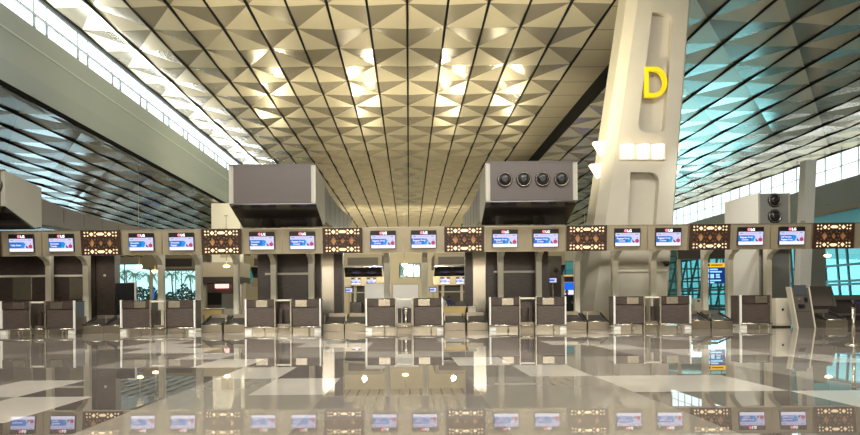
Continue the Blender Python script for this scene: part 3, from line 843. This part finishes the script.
# hanging direction sign
Y = 44.0
p0, p1 = at(706.5, 263, Y), at(725, 283.5, Y)
t = thing('direction_sign', 'blue hanging direction sign with a yellow top band', 'sign', ((p0.x + p1.x) / 2, Y, p1.z)); h = (p1.x - p0.x) / 2; H = p0.z - p1.z
bx('panel', M_signblue, t, -h, h, 0, .15, 0, H - .28, .005); bx('yellow_band', M_signyel, t, -h, h, -.005, .15, H - .27, H)
def strokes(nm, m, rects): 
    b = MB()
    for x0_, x1_, z0_, z1_ in rects: b.box(x0_, x1_, -.012, 0, z0_, z1_)
    return b.build(nm, m, t)
q = H - .28
strokes('lettering', M_signtext, [(-h + .06, -h + .16, q - .3, q - .08), (-h + .22, -h + .7, q - .17, q - .08), (-h + .22, -h + .95, q - .32, q - .23),
                                  (-h + .06, -h + .15, q - .66, q - .42), (-h + .24, -h + .46, q - .68, q - .42), (-h + .58, -h + .82, q - .52, q - .42), (-h + .58, -h + .84, q - .66, q - .57),
                                  (-h + .06, -h + .14, q - .95, q - .78), (-h + .22, -h + .9, q - .86, q - .78), (-h + .22, -h + .48, q - .99, q - .91)])
strokes('yellow_lettering', M_walldark, [(-h + .1, -h + .2, H - .21, H - .06), (-h + .28, h - .15, H - .17, H - .1)])
b = MB(); b.tube((-h * .6, .07, H), (-h * .6, .07, H + .24), .03); b.tube((h * .6, .07, H), (h * .6, .07, H + .24), .03); b.build('hanger', M_steeld, t)
t2 = thing('sign_gantry', 'dark beam from which the direction sign hangs', 'beam', (t.location.x, Y + .07, p0.z + .26)); bx('beam', M_walldark, t2, -2.4, 1.7, -.2, .2, 0, .6)
for s in (-2.3, 1.6): bx('leg', M_wallb, t2, s - .09, s + .09, -.1, .1, -t2.location.z, 0)

# small round cameras and lamps under the soffit
def ptz(px, py, Y, lab):
    p = at(px, py, Y); t = thing('dome_camera', lab, 'camera', p)
    MB().lathe([(.02, -.16), (.1, -.12), (.13, -.02), (.13, .04), (.1, .06)]).build('housing', M_black, t)
    b = MB(); b.box(-.03, .03, .0, .52, .03, .07); b.build('bracket', M_blackm, t)
ptz(666.5, 262.5, 27.1, 'black dome camera on the right flank of the D column')

# ================================================================== SECOND ISLAND, FAR BACK
Y2 = 66.0
M_soffit = mat('far_soffit', srgb(146, 136, 116), .5)
for k, xc in enumerate((-12.9, -4.24, 4.15, 12.75)):
    w = ['left of the blank pylon', 'left of the middle gap', 'right of the middle gap', 'right of the four-nozzle pylon'][k]
    t = thing('far_air_unit', f'distant dark hanging air unit, {w}', 'air unit', (xc, Y2, 0), 0, 'air units of the second island')
    bx('front_panel', M_walldark, t, -1.42, 1.42, -1.2, -1.15, 4.55, 5.25); bx('hood', M_soffit, t, -1.75, 1.75, -1.15, 8, 4.45, 5.6)
    b = MB(); b.prism([(-1.15, 4.42), (-1.15, 4.35), (.1, 3.5), (.3, 3.5), (.3, 4.42)], lambda p, q, t_: (t_, p, q), -1.75, 1.75); b.build('underside', M_under, t)
    bx('fascia', M_fascia, t, -1.9, 1.9, -.05, .3, 2.65, 3.5)
    for s in (-1, 1): bx('post', M_post, t, s * .9 - .13, s * .9 + .13, .9, 1.15, 0, 2.7)
    bx('back_panel', M_walldark, t, -1.3, 1.3, 1.4, 1.6, 0, 4.4); bx('rail', M_post, t, -1.2, 1.2, 1.36, 1.4, 2.0, 2.1)
    for s in (-1, 1):
        if k == 0: continue
        d = display(f'tiny distant display, {"left" if s < 0 else "right"} one under the far air unit {w}', 'displays of the second island', ['Baggage Drop', 'Counter'], .06)
        d.location = (xc + s * .73, Y2 - .14, 3.08)
    for s in (-1, 1):
        dk = thing('far_desk', f'distant dark desk, {"left" if s < 0 else "right"} one below the far air unit {w}', 'desk', (xc + s * .75, Y2 - .6, 0), 0, 'desks of the second island')
        bx('body', M_desk, dk, -.52, .52, 0, .8, .1, 1.1); bx('counter_top', M_deskband, dk, -.54, .54, -.03, .82, 1.1, 1.14); bx('kick_plate', M_steeld, dk, -.5, .5, .04, .78, 0, .1)
t = thing('far_canopy', 'distant beige canopy with a dark slot over the palm view', 'canopy', (-21.5, Y2, 0))
bx('slot', M_walldark, t, -1.42, 1.42, -1.2, -1.15, 4.55, 5.3); bx('canopy', M_soffit, t, -3.2, 3.0, -1.15, 3, 4.35, 5.6)
for sx in (-3.0, 2.7): bx('post', M_post, t, sx - .12, sx + .12, .5, .75, 0, 4.35)
# lower small monitors on poles seen through the gaps
for px, py, Y, lab in ((349, 290, 52, 'small blue-white monitor on a pole left of the middle gap'), (433, 289.5, 52, 'small blue-white monitor on a pole right of the middle gap'), (553, 280, 48, 'blue-white monitor on the dark tower left of the D column')):
    p = at(px, py, Y); t = thing('pole_monitor', lab, 'monitor', (p.x, Y, 0)); z = p.z
    bx('screen', M_scr, t, -.24, .24, -.02, -.012, z - .17, z + .13); bx('banner', M_scrb, t, -.24, .1, -.026, -.02, z - .08, z + .04); bx('housing', M_black, t, -.28, .28, -.012, .06, z - .2, z + .2)
    b = MB(); b.tube((0, .03, 0), (0, .03, z - .2), .03); b.build('pole', M_steeld, t)
    MB().lathe([(.2, 0), (.2, .02), (.04, .03)]).build('base', M_steeld, t)
Y = 49.0
t = thing('nozzle_tower', 'distant dark tower with one round nozzle left of the D column', 'air unit', (atx(555, Y), Y, 0)); z = at(555, 270, Y).z
bx('body', M_walldark, t, -.4, .45, 0, 1, 0, at(555, 263, Y).z)
MB().lathe([(.17, 0), (.18, .05), (.12, .02), (.08, .06)], Matrix.Translation((0.05, 0, z)) @ Matrix.Rotation(PI / 2, 4, 'X'), 18).build('nozzle', M_black, t)

# lounge wall with a pink lamp beyond the second gap, dark counters
Y = 60.0
def wallpx(nm, lab, cat, pa, pb, ya, yb, Y, m, dep=.4):
    p0, p1 = at(pa, yb, Y), at(pb, ya, Y); t = thing(nm, lab, cat, ((p0.x + p1.x) / 2, Y, max(0, p0.z))); h = (p1.x - p0.x) / 2
    bx('panel', m, t, -h, h, 0, dep, 0, p1.z - max(0, p0.z)); return t, h, p1.z - max(0, p0.z)
t, h, H = wallpx('lounge_wall', 'purple-grey lounge wall with a pink lamp seen through the second gap', 'wall panel', 201, 237, 278, 309, 52.0, mat('lounge_mauve', srgb(110, 96, 92), .5))
bx('lamp_shade', M_pink, t, -.25, .75, -.25, 0, H - .75, H - .35, .05); bx('dark_opening', M_black, t, -1.1, .2, -.02, 0, .3, 1.2); bx('cabinet', M_wallg, t, .3, 1.2, -.4, 0, 0, 1.1)
t, h, H = wallpx('soffit_bulkhead', 'beige bulkhead over the lounge wall with a dark underside', 'bulkhead', 199, 240, 262, 277, 47.5, M_wallb, 3)
bx('lower_edge', M_walldark, t, -h, h, -.02, 3, -.4, 0)
for s in (-1, 1): bx('leg', M_wallb, t, s * h - .15, s * h + .15, 1, 1.4, -t.location.z, -.4)
# lit shop band right
t, h, H = wallpx('shop_band', 'brown shop band with orange light strips left of the D column', 'shop front', 558, 600, 274.5, 284, 92, M_walldark, .4)
for z in (.05, H - .22): bx('light_strip', M_orange, t, -h, h * .1, -.06, 0, z, z + .2)
for s in (-1, 1): bx('leg', M_wallb, t, s * h - .2, s * h + .2, .1, .4, -t.location.z, 0)
for px, w, nm in ((569.5, 1.2, 'left'), (582, 1.0, 'right')):
    p = at(px, 292, 90 + (px - 571) * .1); t = thing('advert_screen', f'bright blue advert screen below the orange shop band, {nm} one', 'advert screen', (p.x, p.y, 0)); bx('screen', M_bluescreen, t, -w / 2, w / 2, 0, .1, 2.5, 3.5); bx('lower_panel', M_scrw, t, -w / 2, w / 2, 0, .1, 1.9, 2.48); bx('stand', M_black, t, -w / 2, w / 2, .02, .3, 0, 1.88)
t = thing('advert_screen', 'bright blue advert screen among the palms', 'advert screen', (atx(152, 100), 100, 0)); bx('screen', M_bluescreen, t, -.3, .3, 0, .1, 1.9, 3.3); bx('stand', M_black, t, -.25, .25, .02, .3, 0, 1.9)

# soffit downlights
def downlight(px, py, Y, lab):
    p = at(px, py, Y); t = thing('round_lamp', lab, 'lamp', p, 0, 'warm round lamps beyond the desks')
    MB().lathe([(.05, -.1), (.16, -.07), (.2, 0), (.16, .05)], seg=18).build('globe', M_down, t)
    b = MB(); b.tube((0, 0, .05), (0, 0, ZL - p.z - .2 if p.x < -15.4 else 3.0), .015, seg=8); b.build('rod', M_steeld, t)
    bx('ceiling_plate', M_steeld, t, -.1, .1, -.1, .1, (ZL - p.z - .2 if p.x < -15.4 else 3.0), (ZL - p.z - .17 if p.x < -15.4 else 3.03))
for px, py, lab in ((139, 266.5, 'warm globe lamp above the black board'), (155, 271, 'warm globe lamp left of the palm view'), (226.5, 266, 'warm globe lamp over the lounge view'), (404.5, 264.5, 'warm globe lamp over the middle gap'),
                    (585, 263, 'warm globe lamp left of the D column'), (827.5, 255.5, 'warm globe lamp over the right glass wall')):
    downlight(px, py, 42, lab)

# ================================================================== PEOPLE
def person(name, loc, rz, label, top, legs, h=1.7, arm_fwd=.25):
    t = thing(name, label, 'person', loc, rz)
    s = h / 1.75
    V, E, R = [], [], []
    def add(p, r, par=None):
        V.append(Vector(p) * s); R.append(r * s)
        if par is not None: E.append((par, len(V) - 1))
        return len(V) - 1
    pel = add((0, 0, .95), .15); wa = add((0, 0, 1.12), .13, pel); ch = add((0, 0, 1.33), .155, wa); nk = add((0, 0, 1.47), .06, ch); hd0 = add((0, -.02, 1.56), .075, nk); hd1 = add((0, -.025, 1.65), .098, hd0); add((0, -.01, 1.73), .06, hd1)
    add((0, -.115, 1.62), .02, hd1)
    for sx in (-1, 1):
        hp = add((sx * .1, 0, .9), .1, pel); kn = add((sx * .11, -.02, .5), .062, hp); an = add((sx * .11, .02, .08), .042, kn); add((sx * .12, -.14, .03), .035, an)
        sh = add((sx * .19, 0, 1.4), .06, ch); el = add((sx * .25, .02, 1.12), .045, sh); wr = add((sx * .22, -arm_fwd, .98), .03, el); pm = add((sx * .21, -arm_fwd - .07, .95), .032, wr)
        for q, (dx, L) in enumerate(((-.03, .075), (-.01, .09), (.01, .085), (.03, .065))):
            f1 = add((sx * .21 + dx, -arm_fwd - .07 - L * .6, .935), .010, pm); add((sx * .21 + dx, -arm_fwd - .07 - L, .905), .008, f1)
        add((sx * .165, -arm_fwd - .09, .955), .011, pm)
    me = bpy.data.meshes.new('body'); me.from_pydata(V, E, []); o = bpy.data.objects.new('body', me); COL.objects.link(o); o.parent = t
    me.materials.append(M_skin); me.materials.append(top); me.materials.append(legs)
    sk = o.modifiers.new('skin', 'SKIN'); sk.use_smooth_shade = True
    for i, sv in enumerate(me.skin_vertices[0].data): sv.radius = (R[i], R[i] * (.72 if i in (0, 1, 2) else 1)); sv.use_root = (i == 0)
    sb = o.modifiers.new('sub', 'SUBSURF'); sb.levels = 1; sb.render_levels = 1
    bpy.context.view_layer.update()
    me2 = bpy.data.meshes.new_from_object(o.evaluated_get(bpy.context.evaluated_depsgraph_get()))
    o.modifiers.clear(); o.data = me2
    me2.materials.clear()
    for m in (M_skin, top, legs): me2.materials.append(m)
    for p in me2.polygons:
        c = p.center / s
        p.material_index = 2 if c.z < .98 and abs(c.x) < .2 and c.y > -.16 - .0 * c.z and not (c.z > .86 and c.y < -.13) else 1 if (c.z < 1.48 and not (c.y < -arm_fwd + .02)) else 0
    MB().lathe([(.03, 1.52), (.1, 1.56), (.112, 1.66), (.09, 1.74), (.03, 1.775)], Matrix.Translation((0, .018 * s, 0)) @ Matrix.Scale(s, 4), 18).build('hair', M_hair, t)
    return t
m_red = mat('shirt_red_blue', srgb(60, 60, 120), .7); m_navy = mat('clothes_navy', srgb(28, 28, 36), .7); m_wsh = mat('shirt_white', srgb(220, 220, 220), .7); m_red2 = mat('vest_red', srgb(170, 40, 50), .7)
person('person', (atx(449, 50), 50, 0), 2.4, 'person in a blue top standing beyond the conveyors right of the middle gap', m_red, m_navy, 1.5)
person('person', (atx(443.5, 48), 48, 0), .4, 'person in a pale top beside the person in blue', m_wsh, m_red2, 1.42)
person('person', (atx(567, 44), 44, 0), 0.2, 'person in dark clothes standing left of the D column', m_navy, m_navy, 1.72)
person('person', (atx(583.5, 36), 36, 0), .5, 'person in a white shirt partly hidden by the D column', m_wsh, m_navy, 1.76)

# ================================================================== PALMS OUTSIDE
def palm(px, Y, h, lab, n=13, L=2.2, sd=0):
    rr = random.Random(sd)
    t = thing('palm_tree', lab, 'tree', (atx(px, Y), Y, 0), 0, 'palms outside the left glazing')
    b = MB(); pts = [(0.12 * math.sin(k * .8), 0, h * k / 6) for k in range(7)]
    for p, q in zip(pts, pts[1:]): b.tube(p, q, .17 - .008 * q[2], .16 - .008 * q[2], 10)
    b.build('trunk', M_trunk, t)
    b = MB(); top = Vector(pts[-1])
    for k in range(n):
        a = 2 * PI * k / n + rr.random() * .4; up = rr.uniform(.1, .9); prev = top.copy(); d = Vector((math.cos(a), math.sin(a), up)); side = Vector((-math.sin(a), math.cos(a), 0))
        for sgm in range(6):
            nx = prev + d * (L / 6); d.z -= .33
            for q in range(3):
                o = prev.lerp(nx, q / 3); wl = .55 * (1 - abs((sgm + q / 3) / 6 - .35))
                for ss in (-1, 1):
                    tip = o + side * ss * wl + d * .25 + Vector((0, 0, -.18)); b.face([o, o + d * .09, tip])
            prev = nx
    b.build('fronds', M_leaf, t, recalc=False)
for k, (px, Y, h) in enumerate(((117, 128.5, 6.4), (127, 136, 7.6), (136.5, 143, 7.4), (150, 132, 6.6), (163, 140, 8.0), (172.5, 128.5, 6.6), (182, 146, 8.4), (191, 134, 6.6), (200, 141, 8))):
    palm(px, Y, h, f'green palm outside the far left glazing, {ORD[k]} from the left', sd=k)
b = MB(); rr = random.Random(5)
for k in range(3200):
    x = rr.uniform(-52, -34); y = rr.uniform(124.5, 126); hz = 3.5 + .8 * math.sin(x * .9) + .5 * math.sin(x * 2.3); z = rr.uniform(.05, hz)
    a = rr.uniform(0, 6.28); c = Vector((x, y, z)); u = Vector((math.cos(a), .3 * math.sin(a), math.sin(a * 1.7))) * .22; v = Vector((-math.sin(a), .2, math.cos(a))) * .16
    b.face([c - u, c - v, c + u, c + v])
hd = b.build('hedge_foliage', M_leafd, recalc=False); tag(hd, 'dark green hedge foliage below the palms outside', 'hedge', kind='stuff')
# ground outside
struct(bx('ground_outside', mat('paving', srgb(120, 125, 120), .8), None, -120, 120, Y1 + .3, 200, -.2, -.02))

# ================================================================== LIGHT
w = bpy.data.worlds.new('sky'); sc.world = w; w.use_nodes = True; nt = w.node_tree; nt.nodes.clear()
out = nt.nodes.new('ShaderNodeOutputWorld'); bg = nt.nodes.new('ShaderNodeBackground'); tc = nt.nodes.new('ShaderNodeTexCoord'); sp = nt.nodes.new('ShaderNodeSeparateXYZ'); rp = nt.nodes.new('ShaderNodeValToRGB')
nt.links.new(tc.outputs['Generated'], sp.inputs[0]); nt.links.new(sp.outputs['Z'], rp.inputs[0])
e = rp.color_ramp.elements; e[0].position = 0.0; e[0].color = (.42, .8, .84, 1); e[1].position = .16; e[1].color = (1.25, 1.35, 1.36, 1)
k_ = e.new(.06); k_.color = (.62, 1.0, 1.02, 1)
nt.links.new(rp.outputs[0], bg.inputs['Color']); bg.inputs['Strength'].default_value = 1.6; nt.links.new(bg.outputs[0], out.inputs[0])

def area(name, loc, target, sx, sy, power, col):
    l = bpy.data.lights.new(name, 'AREA'); l.shape = 'RECTANGLE'; l.size = sx; l.size_y = sy; l.energy = power; l.color = col
    o = bpy.data.objects.new(name, l); COL.objects.link(o); o.location = loc
    o.rotation_euler = (Vector(target) - Vector(loc)).to_track_quat('-Z', 'Y').to_euler(); return o
def spot(name, loc, target, power, col, ang=1.6, blend=.8, r=.15):
    l = bpy.data.lights.new(name, 'SPOT'); l.energy = power; l.color = col; l.spot_size = ang; l.spot_blend = blend; l.shadow_soft_size = r
    o = bpy.data.objects.new(name, l); COL.objects.link(o); o.location = loc
    o.rotation_euler = (Vector(target) - Vector(loc)).to_track_quat('-Z', 'Y').to_euler(); return o
WARM = (1, .89, .60); NEUT = (1, .975, .91)
for x in (-12, -5, 2): spot('roof_fill', (x, 3, 8), (x, 34, 14.2), 9000, WARM, .62, .9, .4)  # spots added out of view to brighten the roof, no fixtures
area('front_fill', (-2, -11, 9), (-2, 40, 6), 26, 3, 2300, NEUT)  # unseen area light added behind the camera for fascia and roof
for x in (-10, 0, 8): area('floor_fill', (x, 16, ZC - .6), (x, 17, 0), 4, 4, 1300, NEUT)  # area lights added out of view to brighten floor and desks
for x in (-12, -4, 4, 12): spot('desk_fill', (x, 18, 9.4), (x, 25, 1.0), 700, NEUT, 1.3, .8, .15)  # free-floating spots added to brighten the desk row
for x in (-4.6, 4.05):
    spot('unit_uplight', (x, 24.6, 6.2), (x * .9, 36, ZC), 5200, WARM, 2.3)
    spot('unit_uplight', (x, 36, 5.7), (x * .6, 60, ZC), 7000, WARM, 2.3)
for x, y in ((-8, 45), (3, 45), (-8, 75), (3, 75), (-25, 46), (18, 42), (-30, 70), (24, 70)):
    spot('inner_fill', (x, y, (ZC if -15 < x < 9 else ZL if x < 0 else ZR) - .6), (x, y + .01, 0), (1600 if x > 12 and y < 50 else 2600 if x > 12 else 300 if y < 50 else 1200), NEUT, 2.4, .6, .12)  # added spots without fixtures, brighten the hall beyond the desks
area('cove_left', (xb + .12, 50, HC + 11.62), (xb + 2.2, 50, ZC), .15, 120, 2600, (.95, 1, 1)).rotation_euler = (PI, .25, 0)
area('cove_right', (XRB - .15, 60, HC + 8.8), (XRB - 2, 60, ZR), .15, 100, 450, (.95, 1, 1)).rotation_euler = (PI, -.25, 0)
area('front_wall_fill', (0, -9, 9), (0, -14, 4), 40, 1, 4200, NEUT)  # added light on the wall behind the camera, for the steel reflections
area('teal_fill', (36, 86, 3.5), (22, 45, 12), 12, 5, 1250, (.33, .88, 1))  # added area light inside the glass front, tints the right ceiling
for x in (-12.9, -4.24, 4.15, 9.5): spot('far_uplight', (x, 66, 6.1), (x * .8, 44, ZC), 800, WARM, 1.7, .8, .2)
spot('tower_fill', (8.6, 24.5, 9), (13, 28.6, 3.5), 700, NEUT, .7, .8, .15)  # added spot without a fixture, brightens the tower's left side
area('left_cool_fill', (-46, 84, 3.5), (-30, 40, 9), 12, 4, 500, (.55, .85, 1))  # added cool area light, lifts the left ceiling
for x in (-8, 3): area('back_wall_fill', (x, 92, 8), (x, 122, 7), 8, 2, 2600, WARM)  # added warm area lights on the back wall, turn ceiling reflections gold

sc.view_settings.view_transform = 'Standard'; sc.view_settings.look = 'None'; sc.view_settings.gamma = 1
sc.view_settings.use_curve_mapping = False; sc.view_settings.exposure = 0.1
sc.cycles.use_denoising = True; sc.cycles.max_bounces = 8; sc.cycles.transparent_max_bounces = 12
sc.cycles.sample_clamp_indirect = 6
